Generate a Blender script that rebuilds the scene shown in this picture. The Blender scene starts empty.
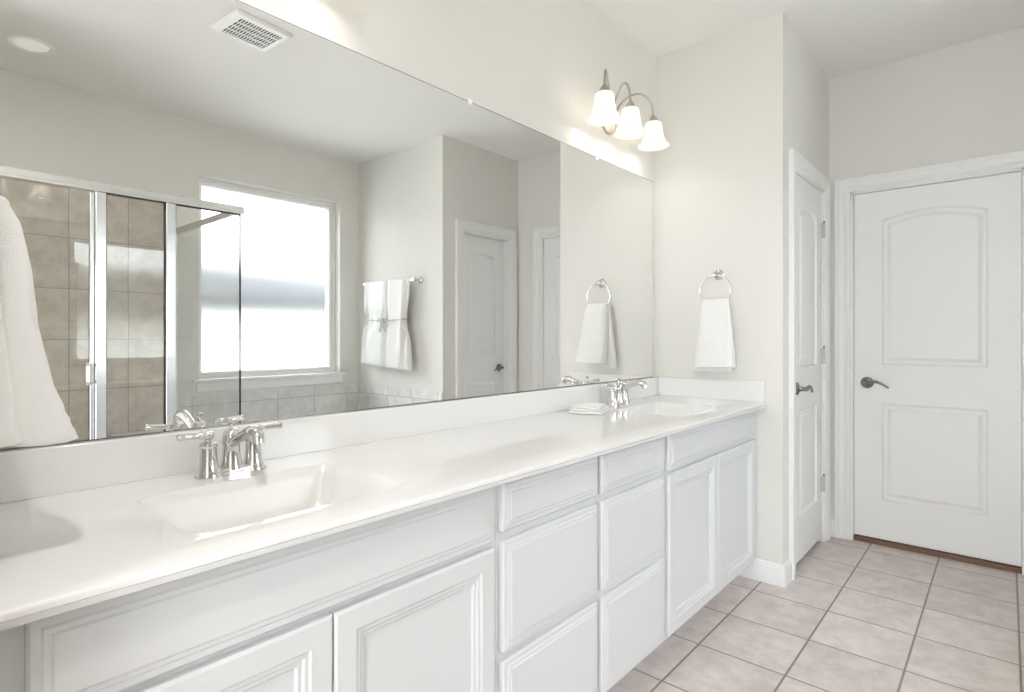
import bpy, bmesh, math, random
from mathutils import Vector, Matrix, noise
PI = math.pi
S = bpy.context.scene
COL = S.collection

# ------------------------------------------------------------------ camera
F_PX, YAW, EYE = 568.7, 0.716, 1.196
cam_data = bpy.data.cameras.new('camera')
cam_data.sensor_fit = 'HORIZONTAL'
cam_data.sensor_width = 36.0
cam_data.lens = 36.0 * F_PX / 1024.0
cam_data.shift_y = -(346.0 - 336.9) / 1024.0
cam_data.clip_start = 0.02
cam = bpy.data.objects.new('camera', cam_data)
COL.objects.link(cam)
cam.location = (0, 0, EYE)
cam.rotation_euler = (PI / 2, 0, YAW - PI / 2)
S.camera = cam

# ------------------------------------------------------------------ world, sun, exposure
world = bpy.data.worlds.new('daylight')
S.world = world
world.use_nodes = True
bgn = world.node_tree.nodes['Background']
bgn.inputs['Color'].default_value = (0.91, 0.965, 1.02, 1)
bgn.inputs['Strength'].default_value = 12.0
sun_data = bpy.data.lights.new('sun', 'SUN')
sun_data.energy = 6.0
sun_data.angle = math.radians(1.0)
sun = bpy.data.objects.new('sun', sun_data)
COL.objects.link(sun)
sun.location = (0, 3, 8)
sun.rotation_euler = (math.radians(-38), 0, 0)      # shines towards -Y and down, on the house next door
BULB = 31.0
FILL_LAMP = 330.0  # strength of the added fill lamp over the camera
S.view_settings.view_transform = 'Standard'
S.view_settings.look = 'None'
S.view_settings.gamma = 1.0
S.view_settings.use_curve_mapping = False
S.view_settings.exposure = -0.03
try:
    S.cycles.use_denoising = True
    S.cycles.max_bounces = 16
    S.cycles.diffuse_bounces = 8
    S.cycles.glossy_bounces = 8
    S.cycles.transmission_bounces = 8
    S.cycles.transparent_max_bounces = 16
    S.cycles.sample_clamp_indirect = 6.0
    S.cycles.caustics_reflective = True
    S.cycles.blur_glossy = 0.5
except Exception:
    pass

# ------------------------------------------------------------------ room dimensions (metres; X along the vanity, Y towards its mirror)
H = 2.754            # ceiling
YM = 1.469           # mirror face
YW = 1.475           # vanity wall
XL = 0.075           # wing wall at the vanity's left end
XR = 2.911           # return wall at the vanity's right end
YC = 0.81            # closet wall
XF = 3.8445          # far wall
YA = -0.34           # alcove wall opposite the closet
XT = 2.955           # towel-bar wall over the tub
YB = -1.467          # window wall
YG = -0.42           # shower front
XG = 1.454           # shower return panel
XS = -0.05           # shower side wall
ZC = 0.877           # countertop
TILE = 0.314

# ------------------------------------------------------------------ materials
def mat(name):
    m = bpy.data.materials.new(name)
    m.use_nodes = True
    nt = m.node_tree
    return m, nt, nt.nodes['Principled BSDF']

def N(nt, t, **kw):
    n = nt.nodes.new(t)
    for k, v in kw.items():
        if k in n.inputs:
            n.inputs[k].default_value = v
        else:
            setattr(n, k, v)
    return n

def coords(nt, loc=(0, 0, 0), scale=(1, 1, 1), rot=(0, 0, 0)):
    g = nt.nodes.new('ShaderNodeNewGeometry')
    mp = N(nt, 'ShaderNodeMapping')
    mp.inputs['Location'].default_value = loc
    mp.inputs['Scale'].default_value = scale
    mp.inputs['Rotation'].default_value = rot
    nt.links.new(g.outputs['Position'], mp.inputs['Vector'])
    return mp.outputs['Vector']

def plain(name, col, rough=0.5, metal=0.0, spec=0.5, bump=None, coat=0.0):
    """bump = (scale, strength, distance)"""
    m, nt, p = mat(name)
    p.inputs['Base Color'].default_value = (*col, 1)
    p.inputs['Roughness'].default_value = rough
    p.inputs['Metallic'].default_value = metal
    p.inputs['Specular IOR Level'].default_value = spec
    if coat:
        p.inputs['Coat Weight'].default_value = coat
        p.inputs['Coat Roughness'].default_value = 0.04
    if bump:
        v = coords(nt)
        nz = N(nt, 'ShaderNodeTexNoise', Scale=bump[0], Detail=3.0)
        nt.links.new(v, nz.inputs['Vector'])
        b = N(nt, 'ShaderNodeBump', Strength=bump[1], Distance=bump[2])
        nt.links.new(nz.outputs['Fac'], b.inputs['Height'])
        nt.links.new(b.outputs['Normal'], p.inputs['Normal'])
    return m

def tiled(name, axes, origin, size, grout_w, c_lo, c_hi, c_grout, rough=0.4, mottle=10.0):
    """square tiles: axes = the two world axes the grid runs along"""
    m, nt, p = mat(name)
    L = nt.links.new
    g = nt.nodes.new('ShaderNodeNewGeometry')
    sep = nt.nodes.new('ShaderNodeSeparateXYZ')
    L(g.outputs['Position'], sep.inputs[0])
    masks, cells = [], []
    for ax, o in zip(axes, origin):
        a = N(nt, 'ShaderNodeMath', operation='SUBTRACT'); L(sep.outputs[ax], a.inputs[0]); a.inputs[1].default_value = o
        d = N(nt, 'ShaderNodeMath', operation='DIVIDE'); L(a.outputs[0], d.inputs[0]); d.inputs[1].default_value = size
        fl = N(nt, 'ShaderNodeMath', operation='FLOOR'); L(d.outputs[0], fl.inputs[0]); cells.append(fl.outputs[0])
        fr = N(nt, 'ShaderNodeMath', operation='FRACT'); L(d.outputs[0], fr.inputs[0])
        s = N(nt, 'ShaderNodeMath', operation='SUBTRACT'); L(fr.outputs[0], s.inputs[0]); s.inputs[1].default_value = 0.5
        ab = N(nt, 'ShaderNodeMath', operation='ABSOLUTE'); L(s.outputs[0], ab.inputs[0])
        mr = N(nt, 'ShaderNodeMapRange'); mr.inputs['From Min'].default_value = 0.5 - grout_w / size * 0.75
        mr.inputs['From Max'].default_value = 0.5 - grout_w / size * 0.35
        L(ab.outputs[0], mr.inputs['Value']); masks.append(mr.outputs['Result'])
    mx = N(nt, 'ShaderNodeMath', operation='MAXIMUM'); L(masks[0], mx.inputs[0]); L(masks[1], mx.inputs[1])
    cv = nt.nodes.new('ShaderNodeCombineXYZ'); L(cells[0], cv.inputs[0]); L(cells[1], cv.inputs[1])
    wn = nt.nodes.new('ShaderNodeTexWhiteNoise'); wn.noise_dimensions = '3D'; L(cv.outputs[0], wn.inputs['Vector'])
    off = N(nt, 'ShaderNodeVectorMath', operation='SCALE'); off.inputs['Scale'].default_value = 7.3
    L(wn.outputs['Color'], off.inputs[0])
    ad = N(nt, 'ShaderNodeVectorMath', operation='ADD'); L(g.outputs['Position'], ad.inputs[0]); L(off.outputs[0], ad.inputs[1])
    n1 = N(nt, 'ShaderNodeTexNoise', Scale=mottle, Detail=8.0, Roughness=0.7, Distortion=0.3); L(ad.outputs[0], n1.inputs['Vector'])
    ramp = nt.nodes.new('ShaderNodeValToRGB')
    ramp.color_ramp.elements[0].position = 0.32; ramp.color_ramp.elements[0].color = (*c_lo, 1)
    ramp.color_ramp.elements[1].position = 0.68; ramp.color_ramp.elements[1].color = (*c_hi, 1)
    L(n1.outputs['Fac'], ramp.inputs['Fac'])
    hv = N(nt, 'ShaderNodeHueSaturation'); L(ramp.outputs['Color'], hv.inputs['Color'])
    vr = N(nt, 'ShaderNodeMapRange'); vr.inputs['To Min'].default_value = 0.95; vr.inputs['To Max'].default_value = 1.05
    L(wn.outputs['Value'], vr.inputs['Value']); L(vr.outputs['Result'], hv.inputs['Value'])
    mix = N(nt, 'ShaderNodeMix', data_type='RGBA'); L(mx.outputs[0], mix.inputs['Factor'])
    L(hv.outputs['Color'], mix.inputs['A']); mix.inputs['B'].default_value = (*c_grout, 1)
    L(mix.outputs['Result'], p.inputs['Base Color'])
    p.inputs['Roughness'].default_value = rough
    inv = N(nt, 'ShaderNodeMath', operation='SUBTRACT'); inv.inputs[0].default_value = 1.0; L(mx.outputs[0], inv.inputs[1])
    b1 = N(nt, 'ShaderNodeBump', Strength=0.6, Distance=0.0015); L(inv.outputs[0], b1.inputs['Height'])
    b2 = N(nt, 'ShaderNodeBump', Strength=0.15, Distance=0.001); L(n1.outputs['Fac'], b2.inputs['Height']); L(b1.outputs['Normal'], b2.inputs['Normal'])
    L(b2.outputs['Normal'], p.inputs['Normal'])
    return m

M = {}
M['wall'] = plain('wall_paint', (0.74, 0.728, 0.69), 0.85, spec=0.25, bump=(95, 0.12, 0.002))
M['ceiling'] = plain('ceiling_paint', (0.83, 0.825, 0.805), 0.9, spec=0.2, bump=(60, 0.15, 0.002))
M['trim'] = plain('trim_paint', (0.84, 0.84, 0.835), 0.35, spec=0.4)
M['door'] = plain('door_paint', (0.86, 0.86, 0.855), 0.4, spec=0.4)
M['cabinet'] = plain('cabinet_paint', (0.65, 0.655, 0.663), 0.42, spec=0.4)
M['counter'] = plain('cultured_marble', (0.815, 0.808, 0.80), 0.05, spec=0.5, coat=0.3)
M['basin'] = plain('basin_marble', (0.80, 0.79, 0.775), 0.2, spec=0.5)
M['chrome'] = plain('polished_chrome', (0.70, 0.685, 0.67), 0.06, 1.0)
M['nickel'] = plain('satin_nickel', (0.22, 0.21, 0.20), 0.25, 1.0)
M['bronze'] = plain('brushed_nickel_warm', (0.50, 0.455, 0.415), 0.3, 1.0)
M['aluminium'] = plain('shower_frame_metal', (0.80, 0.81, 0.82), 0.22, 1.0)
M['gasket'] = plain('black_gasket', (0.02, 0.02, 0.02), 0.6)
M['hinge'] = plain('painted_hinge_metal', (0.52, 0.52, 0.51), 0.3)
M['plastic'] = plain('white_plastic', (0.90, 0.90, 0.89), 0.4)
M['slot_shade'] = plain('painted_slot_shade', (0.03, 0.03, 0.03), 0.8)
M['lens'] = plain('ceiling_light_lens', (0.87, 0.865, 0.85), 0.5)
M['lens'].node_tree.nodes['Principled BSDF'].inputs['Emission Color'].default_value = (1.0, 0.97, 0.93, 1)
M['lens'].node_tree.nodes['Principled BSDF'].inputs['Emission Strength'].default_value = 0.22
M['threshold'] = plain('wood_threshold', (0.17, 0.085, 0.055), 0.5, bump=(40, 0.3, 0.002))
M['floor'] = tiled('floor_tile', (0, 1), (3.4038, 0.9047), TILE, 0.0065, (0.50, 0.435, 0.405), (0.70, 0.63, 0.595), (0.23, 0.195, 0.175), 0.38)
M['tile_y'] = tiled('shower_tile_back', (0, 2), (0.858, 0.545), 0.3165, 0.004, (0.40, 0.355, 0.295), (0.58, 0.53, 0.455), (0.26, 0.23, 0.19), 0.35)
M['tile_x'] = tiled('shower_tile_side', (1, 2), (-1.467, 0.545), 0.3165, 0.004, (0.40, 0.355, 0.295), (0.58, 0.53, 0.455), (0.26, 0.23, 0.19), 0.35)
M['tub_y'] = tiled('tub_tile_back', (0, 2), (2.2, 0.385), 0.3165, 0.004, (0.60, 0.59, 0.575), (0.82, 0.81, 0.795), (0.42, 0.41, 0.395), 0.35)
M['tub_x'] = tiled('tub_tile_side', (1, 2), (-1.016, 0.385), 0.3165, 0.004, (0.60, 0.59, 0.575), (0.82, 0.81, 0.795), (0.42, 0.41, 0.395), 0.35)
M['bench'] = plain('bench_marble', (0.74, 0.73, 0.71), 0.25)
M['stucco'] = plain('pale_stucco', (0.80, 0.79, 0.76), 0.9)
M['shingle'] = plain('grey_shingle', (0.02, 0.02, 0.021), 0.95)
M['grass'] = plain('paving', (0.36, 0.35, 0.33), 0.95)

M['fill_lens'] = plain('fill_lamp_lens', (0.87, 0.865, 0.85), 0.5)  # glowing lens of the added fill lamp
M['fill_lens'].node_tree.nodes['Principled BSDF'].inputs['Emission Color'].default_value = (1.0, 0.965, 0.92, 1)
M['fill_lens'].node_tree.nodes['Principled BSDF'].inputs['Emission Strength'].default_value = FILL_LAMP
def towel_mat():
    m, nt, p = mat('white_terry')
    L = nt.links.new
    p.inputs['Base Color'].default_value = (0.82, 0.815, 0.80, 1)
    p.inputs['Roughness'].default_value = 0.95
    p.inputs['Specular IOR Level'].default_value = 0.1
    p.inputs['Sheen Weight'].default_value = 0.25
    v = coords(nt)
    w = N(nt, 'ShaderNodeTexNoise', Scale=420.0, Detail=2.0); L(v, w.inputs['Vector'])
    wv = N(nt, 'ShaderNodeTexWave', Scale=62.0, Distortion=2.5, Detail=2.0); wv.bands_direction = 'Z'
    wv.inputs['Detail Scale'].default_value = 6.0
    L(v, wv.inputs['Vector'])
    b = N(nt, 'ShaderNodeBump', Strength=0.45, Distance=0.002); L(w.outputs['Fac'], b.inputs['Height'])
    b2 = N(nt, 'ShaderNodeBump', Strength=0.12, Distance=0.002); L(wv.outputs['Fac'], b2.inputs['Height']); L(b.outputs['Normal'], b2.inputs['Normal'])
    L(b2.outputs['Normal'], p.inputs['Normal'])
    return m
M['terry'] = towel_mat()
M['cord'] = plain('grey_cord', (0.45, 0.44, 0.42), 0.9)

def mirror_mat():
    m, nt, p = mat('mirror_silver')
    nt.nodes.remove(p)
    g = N(nt, 'ShaderNodeBsdfGlossy', Roughness=0.0)
    g.inputs['Color'].default_value = (0.955, 0.96, 0.955, 1)
    nt.links.new(g.outputs[0], nt.nodes['Material Output'].inputs['Surface'])
    return m
M['mirror'] = mirror_mat()

def glass_mat():
    m, nt, p = mat('clear_shower_glass')
    nt.nodes.remove(p)
    t = N(nt, 'ShaderNodeBsdfTransparent'); t.inputs['Color'].default_value = (0.97, 0.985, 0.978, 1)
    g = N(nt, 'ShaderNodeBsdfGlossy', Roughness=0.0); g.inputs['Color'].default_value = (1, 1, 1, 1)
    f = N(nt, 'ShaderNodeFresnel', IOR=1.85)
    mx = nt.nodes.new('ShaderNodeMixShader')
    L = nt.links.new
    L(f.outputs[0], mx.inputs[0]); L(t.outputs[0], mx.inputs[1]); L(g.outputs[0], mx.inputs[2])
    L(mx.outputs[0], nt.nodes['Material Output'].inputs['Surface'])
    return m
M['glass'] = glass_mat()

def rain_glass():
    m, nt, p = mat('frosted_window_glass')
    nt.nodes.remove(p)
    L = nt.links.new
    r = N(nt, 'ShaderNodeBsdfRefraction', Roughness=0.42, IOR=1.15); r.inputs['Color'].default_value = (0.95, 0.965, 0.96, 1)
    v = coords(nt)
    nz = N(nt, 'ShaderNodeTexNoise', Scale=55.0, Detail=2.0); L(v, nz.inputs['Vector'])
    b = N(nt, 'ShaderNodeBump', Strength=0.2, Distance=0.003); L(nz.outputs['Fac'], b.inputs['Height'])
    L(b.outputs['Normal'], r.inputs['Normal'])
    L(r.outputs[0], nt.nodes['Material Output'].inputs['Surface'])
    return m
M['frost'] = rain_glass()

def shade_mat():
    m, nt, p = mat('alabaster_shade_glass')
    nt.nodes.remove(p)
    L = nt.links.new
    t = N(nt, 'ShaderNodeBsdfTranslucent'); t.inputs['Color'].default_value = (0.95, 0.93, 0.89, 1)
    d = N(nt, 'ShaderNodeBsdfDiffuse'); d.inputs['Color'].default_value = (0.9, 0.89, 0.86, 1)
    mx = nt.nodes.new('ShaderNodeMixShader'); mx.inputs[0].default_value = 0.78
    L(t.outputs[0], mx.inputs[2]); L(d.outputs[0], mx.inputs[1])
    g = N(nt, 'ShaderNodeBsdfGlossy', Roughness=0.15)
    m2 = nt.nodes.new('ShaderNodeMixShader'); m2.inputs[0].default_value = 0.05
    L(mx.outputs[0], m2.inputs[1]); L(g.outputs[0], m2.inputs[2])
    L(m2.outputs[0], nt.nodes['Material Output'].inputs['Surface'])
    return m
M['shade'] = shade_mat()

def bulb_mat():
    m, nt, p = mat('lit_bulb')
    p.inputs['Base Color'].default_value = (1, 1, 1, 1)
    p.inputs['Emission Color'].default_value = (1.0, 0.955, 0.90, 1)
    p.inputs['Emission Strength'].default_value = BULB
    return m
M['bulb'] = bulb_mat()

# ------------------------------------------------------------------ mesh building
class MB:
    """collects shapes in one bmesh; fn maps local (u, v, w) to the place they stand"""
    def __init__(self, fn=None):
        self.bm = bmesh.new()
        self.fn = fn or (lambda a, b, c: (a, b, c))
    def v(self, p):
        return self.bm.verts.new(self.fn(*p))
    def face(self, vs):
        try:
            return self.bm.faces.new(vs)
        except ValueError:
            return None
    def box(self, x0, x1, y0, y1, z0, z1):
        c = [self.v((x, y, z)) for x in (x0, x1) for y in (y0, y1) for z in (z0, z1)]
        for f in ((0, 1, 3, 2), (4, 6, 7, 5), (0, 4, 5, 1), (2, 3, 7, 6), (0, 2, 6, 4), (1, 5, 7, 3)):
            self.face([c[i] for i in f])
        return self
    def loops(self, rings, closed=True, cap0=False, cap1=False):
        """rings: lists of points of one length, joined by quads"""
        vs = [[self.v(p) for p in r] for r in rings]
        n = len(vs[0])
        for a, b in zip(vs, vs[1:]):
            for i in range(n if closed else n - 1):
                j = (i + 1) % n
                self.face([a[i], a[j], b[j], b[i]])
        if cap0: self.face(list(reversed(vs[0])))
        if cap1: self.face(vs[-1])
        return vs
    def lathe(self, prof, c=(0, 0, 0), axis='z', n=32, cap0=True, cap1=True):
        rings = []
        for r, h in prof:
            ring = []
            for i in range(n):
                a = 2 * PI * i / n
                p, q = r * math.cos(a), r * math.sin(a)
                o = {'z': (p, q, h), 'y': (p, h, q), 'x': (h, p, q)}[axis]
                ring.append((c[0] + o[0], c[1] + o[1], c[2] + o[2]))
            rings.append(ring)
        self.loops(rings, True, cap0, cap1)
        return self
    def tube(self, path, rad, n=14, flat=1.0, cap=True):
        """tube through points; rad a number or list; flat squashes its height"""
        pts = [Vector(p) for p in path]
        k = len(pts)
        rad = [rad] * k if isinstance(rad, (int, float)) else rad
        rings = []
        up = Vector((0, 0, 1))
        prev = None
        for i in range(k):
            t = (pts[min(i + 1, k - 1)] - pts[max(i - 1, 0)]).normalized()
            if prev is None:
                ref = up if abs(t.dot(up)) < 0.95 else Vector((0, 1, 0))
                a = t.cross(ref).normalized()
            else:
                a = (prev - t * prev.dot(t)).normalized()
            prev = a
            b = a.cross(t).normalized()
            rings.append([tuple(pts[i] + (a * math.cos(2 * PI * j / n) + b * flat * math.sin(2 * PI * j / n)) * rad[i]) for j in range(n)])
        self.loops(rings, True, cap, cap)
        return self
    def torus(self, c, R, r, a, b, n=48, m=12):
        a, b = Vector(a), Vector(b); nn = a.cross(b)
        rings = []
        for i in range(n + 1):
            t = 2 * PI * i / n
            d = a * math.cos(t) + b * math.sin(t)
            rings.append([tuple(Vector(c) + d * (R + r * math.cos(2 * PI * j / m)) + nn * r * math.sin(2 * PI * j / m)) for j in range(m)])
        self.loops(rings)
        return self
    def plate_with_holes(self, outer, holes):
        """flat face outlined by outer, with the holes cut out; returns the vertex rings"""
        rings = []
        edges = []
        for pts in [outer] + holes:
            vs = [self.v(p) for p in pts]
            rings.append(vs)
            for i in range(len(vs)):
                edges.append(self.bm.edges.new((vs[i], vs[(i + 1) % len(vs)])))
        bmesh.ops.triangle_fill(self.bm, use_beauty=True, use_dissolve=False, edges=edges)
        return rings
    def bridge(self, a, b):
        n = len(a)
        for i in range(n):
            j = (i + 1) % n
            self.face([a[i], a[j], b[j], b[i]])
    def build(self, name, material, parent=None, bevel=0.0, smooth=True, angle=35, weld=True, seg=2, subsurf=0):
        bm = self.bm
        if weld:
            bmesh.ops.remove_doubles(bm, verts=bm.verts, dist=1e-5)
        bmesh.ops.recalc_face_normals(bm, faces=bm.faces)
        if parent is not None:
            o3 = parent_origin(parent)
            bmesh.ops.translate(bm, verts=bm.verts, vec=-o3)
        me = bpy.data.meshes.new(name)
        bm.to_mesh(me); bm.free()
        if smooth:
            for f in me.polygons: f.use_smooth = True
            me.set_sharp_from_angle(angle=math.radians(angle))
        me.materials.append(material)
        ob = bpy.data.objects.new(name, me)
        COL.objects.link(ob)
        if parent is not None: ob.parent = parent
        if bevel:
            md = ob.modifiers.new('bevel', 'BEVEL'); md.width = bevel; md.segments = seg; md.limit_method = 'ANGLE'
            md.angle_limit = math.radians(40)
        if subsurf:
            md = ob.modifiers.new('subdivision', 'SUBSURF'); md.levels = subsurf; md.render_levels = subsurf
        return ob

def parent_origin(o):
    v = Vector((0, 0, 0))
    while o is not None:
        v = v + o.location
        o = o.parent
    return v

def tag(o, label=None, cat=None, group=None, kind=None):
    if label: o['label'] = label
    if cat: o['category'] = cat
    if group: o['group'] = group
    if kind: o['kind'] = kind
    return o

def thing(name, loc, label, cat, group=None, kind=None):
    o = bpy.data.objects.new(name, None)
    o.empty_display_size = 0.1
    COL.objects.link(o)
    o.location = loc
    return tag(o, label, cat, group, kind)

def copy_tree(o, parent=None):
    c = o.copy()
    COL.objects.link(c)
    c.parent = parent
    for ch in [x for x in COL.objects if x.parent == o]:
        copy_tree(ch, c)
    return c

def structure(mb, name, material, label, cat, **kw):
    return tag(mb.build(name, material, **kw), label, cat, kind='structure')

# ------------------------------------------------------------------ the room shell
structure(MB().box(-1.5, 4.3, -1.7, 1.7, -0.1, 0), 'floor', M['floor'], 'taupe square ceramic tile floor with dark grout lines', 'floor', smooth=False)
structure(MB().box(-1.5, 4.3, -1.7, 1.7, H, H + 0.12), 'ceiling', M['ceiling'], 'flat off-white painted ceiling over the whole bathroom', 'ceiling', smooth=False)
structure(MB().box(-1.4, 4.25, YW, YW + 0.12, 0, H), 'wall_vanity', M['wall'], 'warm white wall behind the long mirror and vanity lights', 'wall', smooth=False)
structure(MB().box(XR, XR + 0.1, YC, YW, 0, H), 'wall_return', M['wall'], 'narrow warm white wall at the vanity end carrying the towel ring', 'wall', smooth=False)
CX0, CX1, DTOP = 3.088, 3.702, 2.047
structure(MB().box(XR + 0.1, CX0, YC, YC + 0.1, 0, H).box(CX1, XF, YC, YC + 0.1, 0, H).box(CX0, CX1, YC, YC + 0.1, DTOP, H),
          'wall_closet', M['wall'], 'short warm white wall around the narrow closet door', 'wall', smooth=False)
FY0, FY1 = -0.07, 0.694
structure(MB().box(XF, XF + 0.1, YA - 0.1, FY0, 0, H).box(XF, XF + 0.1, FY1, YW, 0, H).box(XF, XF + 0.1, FY0, FY1, DTOP, H),
          'wall_far', M['wall'], 'beige-white far wall above and around the wide panel door', 'wall', smooth=False)
AX0, AX1 = 3.168, 3.728
structure(MB().box(XT, AX0, YA - 0.1, YA, 0, H).box(AX1, XF, YA - 0.1, YA, 0, H).box(AX0, AX1, YA - 0.1, YA, DTOP, H),
          'wall_alcove', M['wall'], 'white wall seen in the mirror around the reflected panel door', 'wall', smooth=False)
structure(MB().box(XT, XT + 0.1, YB, YA - 0.1, 0, H), 'wall_towel', M['wall'], 'white wall seen in the mirror carrying the towel bar', 'wall', smooth=False)
WX0, WX1, WZ0, WZ1 = 1.616, 2.768, 0.882, 2.372
structure(MB().box(XS - 0.1, WX0, YB - 0.15, YB, 0, H).box(WX1, 4.25, YB - 0.15, YB, 0, H).box(WX0, WX1, YB - 0.15, YB, 0, WZ0).box(WX0, WX1, YB - 0.15, YB, WZ1, H),
          'wall_window', M['wall'], 'grey-white wall seen in the mirror around the frosted window', 'wall', smooth=False)
structure(MB().box(XS - 0.1, XS, YB, YG - 0.1, 0, H), 'wall_shower', M['wall'], 'side wall of the shower at its left end', 'wall', smooth=False)
structure(MB().box(-1.4, XS, YG - 0.1, YG, 0, H), 'wall_entry', M['wall'], 'white wall beside the shower, out of frame', 'wall', smooth=False)
structure(MB().box(-1.4, -1.3, YG, -0.38, 0, H).box(-1.4, -1.3, 0.28, YW, 0, H).box(-1.4, -1.3, -0.38, 0.28, 2.1, H),  # unseen doorway, added and sized for the soft light it lets in
          'wall_back', M['wall'], 'white wall behind the camera, its doorway added to let light in', 'wall', smooth=False)
structure(MB().box(0.0, XL, 0.80, YW, 0, H), 'wall_wing', M['wall'], 'narrow white wall at the left end of the vanity', 'wall', smooth=False)
structure(MB().box(4.15, 4.25, YB, YW, 0, H), 'wall_light_block', M['wall'], 'unseen wall added beyond the far door to block outside light', 'wall', smooth=False)  # added to keep daylight from leaking under the doors

# baseboards --------------------------------------------------------
BASE_PROF = [(0, 0), (0.015, 0), (0.015, 0.062), (0.0125, 0.068), (0.0125, 0.080), (0.008, 0.088), (0.008, 0.094), (0.004, 0.101), (0, 0.103)]
def baseboard(path, side, name, label):
    """path: XY points; side +1 puts the board left of the direction of travel"""
    mb = MB()
    pts = [Vector((p[0], p[1])) for p in path]
    rings = []
    for i, p in enumerate(pts):
        dirs = []
        if i > 0: dirs.append((p - pts[i - 1]).normalized())
        if i < len(pts) - 1: dirs.append((pts[i + 1] - p).normalized())
        ns = [Vector((-d.y, d.x)) * side for d in dirs]
        nn = sum(ns, Vector((0, 0)))
        nn = nn / max(nn.dot(ns[0]), 1e-6)
        rings.append([(p.x + nn.x * o, p.y + nn.y * o, z) for o, z in BASE_PROF])
    mb.loops(rings, True, True, True)
    return structure(mb, name, M['trim'], label, 'baseboard', angle=25)
baseboard([(XR, YW - 0.01), (XR, YC), (CX0 - 0.074, YC)], -1, 'baseboard_return', 'white moulded baseboard wrapping the wall end beside the vanity cabinet')
baseboard([(CX1 + 0.076, YC), (XF, YC), (XF, FY1 + 0.084)], -1, 'baseboard_corner', 'small piece of white baseboard in the corner between the two doors')
baseboard([(XF, FY0 - 0.084), (XF, YA), (AX1 + 0.08, YA)], -1, 'baseboard_far', 'white baseboard right of the far door')
baseboard([(AX0 - 0.08, YA), (XT, YA), (XT, YA - 0.02)], -1, 'baseboard_alcove', 'white baseboard left of the reflected door')

# door casings ------------------------------------------------------
CASE_PROF = [(0, 0), (0, 0.010), (0.004, 0.013), (0.012, 0.013), (0.016, 0.010), (0.022, 0.010), (0.028, 0.016), (0.052, 0.017), (0.058, 0.021), (0.072, 0.022), (0.076, 0.018), (0.076, 0)]
def casing(fn, a, b, top, name, label, width=0.076):
    s = width / 0.076
    mb = MB(fn)
    rings = [[(a - o * s, 0, n), (a - o * s, top + o * s, n), (b + o * s, top + o * s, n), (b + o * s, 0, n)] for o, n in CASE_PROF]
    mb.loops(rings, closed=False)
    # jamb lining of the opening
    for u0, u1 in ((a - 0.001, a + 0.012), (b - 0.012, b + 0.001)):
        mb.box(u0, u1, 0, top, -0.1, 0.002)
    mb.box(a, b, top - 0.012, top + 0.001, -0.1, 0.002)
    return structure(mb, name, M['trim'], label, 'door trim', angle=25, weld=False)
far_fn = lambda u, z, n: (XF - n, u, z)          # wall facing -X
clo_fn = lambda u, z, n: (u, YC - n, z)          # wall facing -Y
alc_fn = lambda u, z, n: (u, YA + n, z)          # wall facing +Y
casing(far_fn, FY0, FY1, DTOP, 'trim_1', 'white moulded casing around the wide far door', 0.084)
casing(clo_fn, CX0, CX1, DTOP, 'trim_2', 'white moulded casing around the narrow closet door')
casing(alc_fn, AX0, AX1, DTOP, 'trim_3', 'white moulded casing around the door reflected in the mirror', 0.08)

# panel doors -------------------------------------------------------
def outline(u0, u1, z0, z1, rise, i, n=14):
    """panel outline inset by i; rise > 0 gives a cambered top"""
    pts = [(u0 + i, z0 + i), (u1 - i, z0 + i)]
    if rise <= 0:
        pts += [(u1 - i, z1 - i), (u0 + i, z1 - i)]
    else:
        for k in range(n + 1):
            t = 1 - 2 * k / n
            pts.append(((u0 + u1) / 2 + t * ((u1 - u0) / 2 - i), z1 - i + rise * (1 - t * t)))
    return pts
PANEL_PROF = [(0.004, -0.005), (0.010, -0.0115), (0.018, -0.0125), (0.026, -0.011), (0.038, -0.004), (0.043, -0.0015)]
def door_leaf(fn, u0, u1, z0, z1, n_face, panels, parent, thick=0.035):
    mb = MB(fn)
    outer = [(u0, z0, n_face), (u1, z0, n_face), (u1, z1, n_face), (u0, z1, n_face)]
    holes = [[(a, b, n_face) for a, b in outline(*p, 0.0)] for p in panels]
    rings = mb.plate_with_holes(outer, holes)
    for p, ring in zip(panels, rings[1:]):
        prev = ring
        for i, d in PANEL_PROF:
            cur = [mb.v((a, b, n_face + d)) for a, b in outline(*p, i)]
            mb.bridge(prev, cur)
            prev = cur
        mb.face(prev)
    back = [mb.v((a, b, c - thick)) for a, b, c in outer]
    mb.bridge(rings[0], back)
    mb.face(back)
    return mb.build('door_leaf', M['door'], parent, angle=12)

def lever_handle(parent, fn, u, z, n_face, direction):
    """rosette and wave lever; direction +1 points to growing u"""
    mb = MB(fn)
    prof = [(0.0001, 0.0), (0.033, 0.0), (0.033, 0.004), (0.030, 0.008), (0.024, 0.011), (0.016, 0.013), (0.013, 0.020), (0.011, 0.034), (0.012, 0.046), (0.010, 0.052), (0.0001, 0.053)]
    mb.lathe([(r, n_face + h) for r, h in prof], (u, z, 0), 'z', 28, False, False)
    ro = mb.build('handle_rosette', M['nickel'], parent)
    mb = MB(fn)
    path, rad = [], []
    for k in range(19):
        t = k / 18
        path.append((u + direction * (0.004 + 0.108 * t), z + 0.012 * math.sin(t * PI * 1.35) - 0.012 * t * t, n_face + 0.046 + 0.006 * math.sin(t * PI)))
        rad.append(0.0105 - 0.0045 * t if k < 18 else 0.004)
    mb.tube(path, rad, 12)
    mb.build('handle_lever', M['nickel'], ro)

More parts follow.
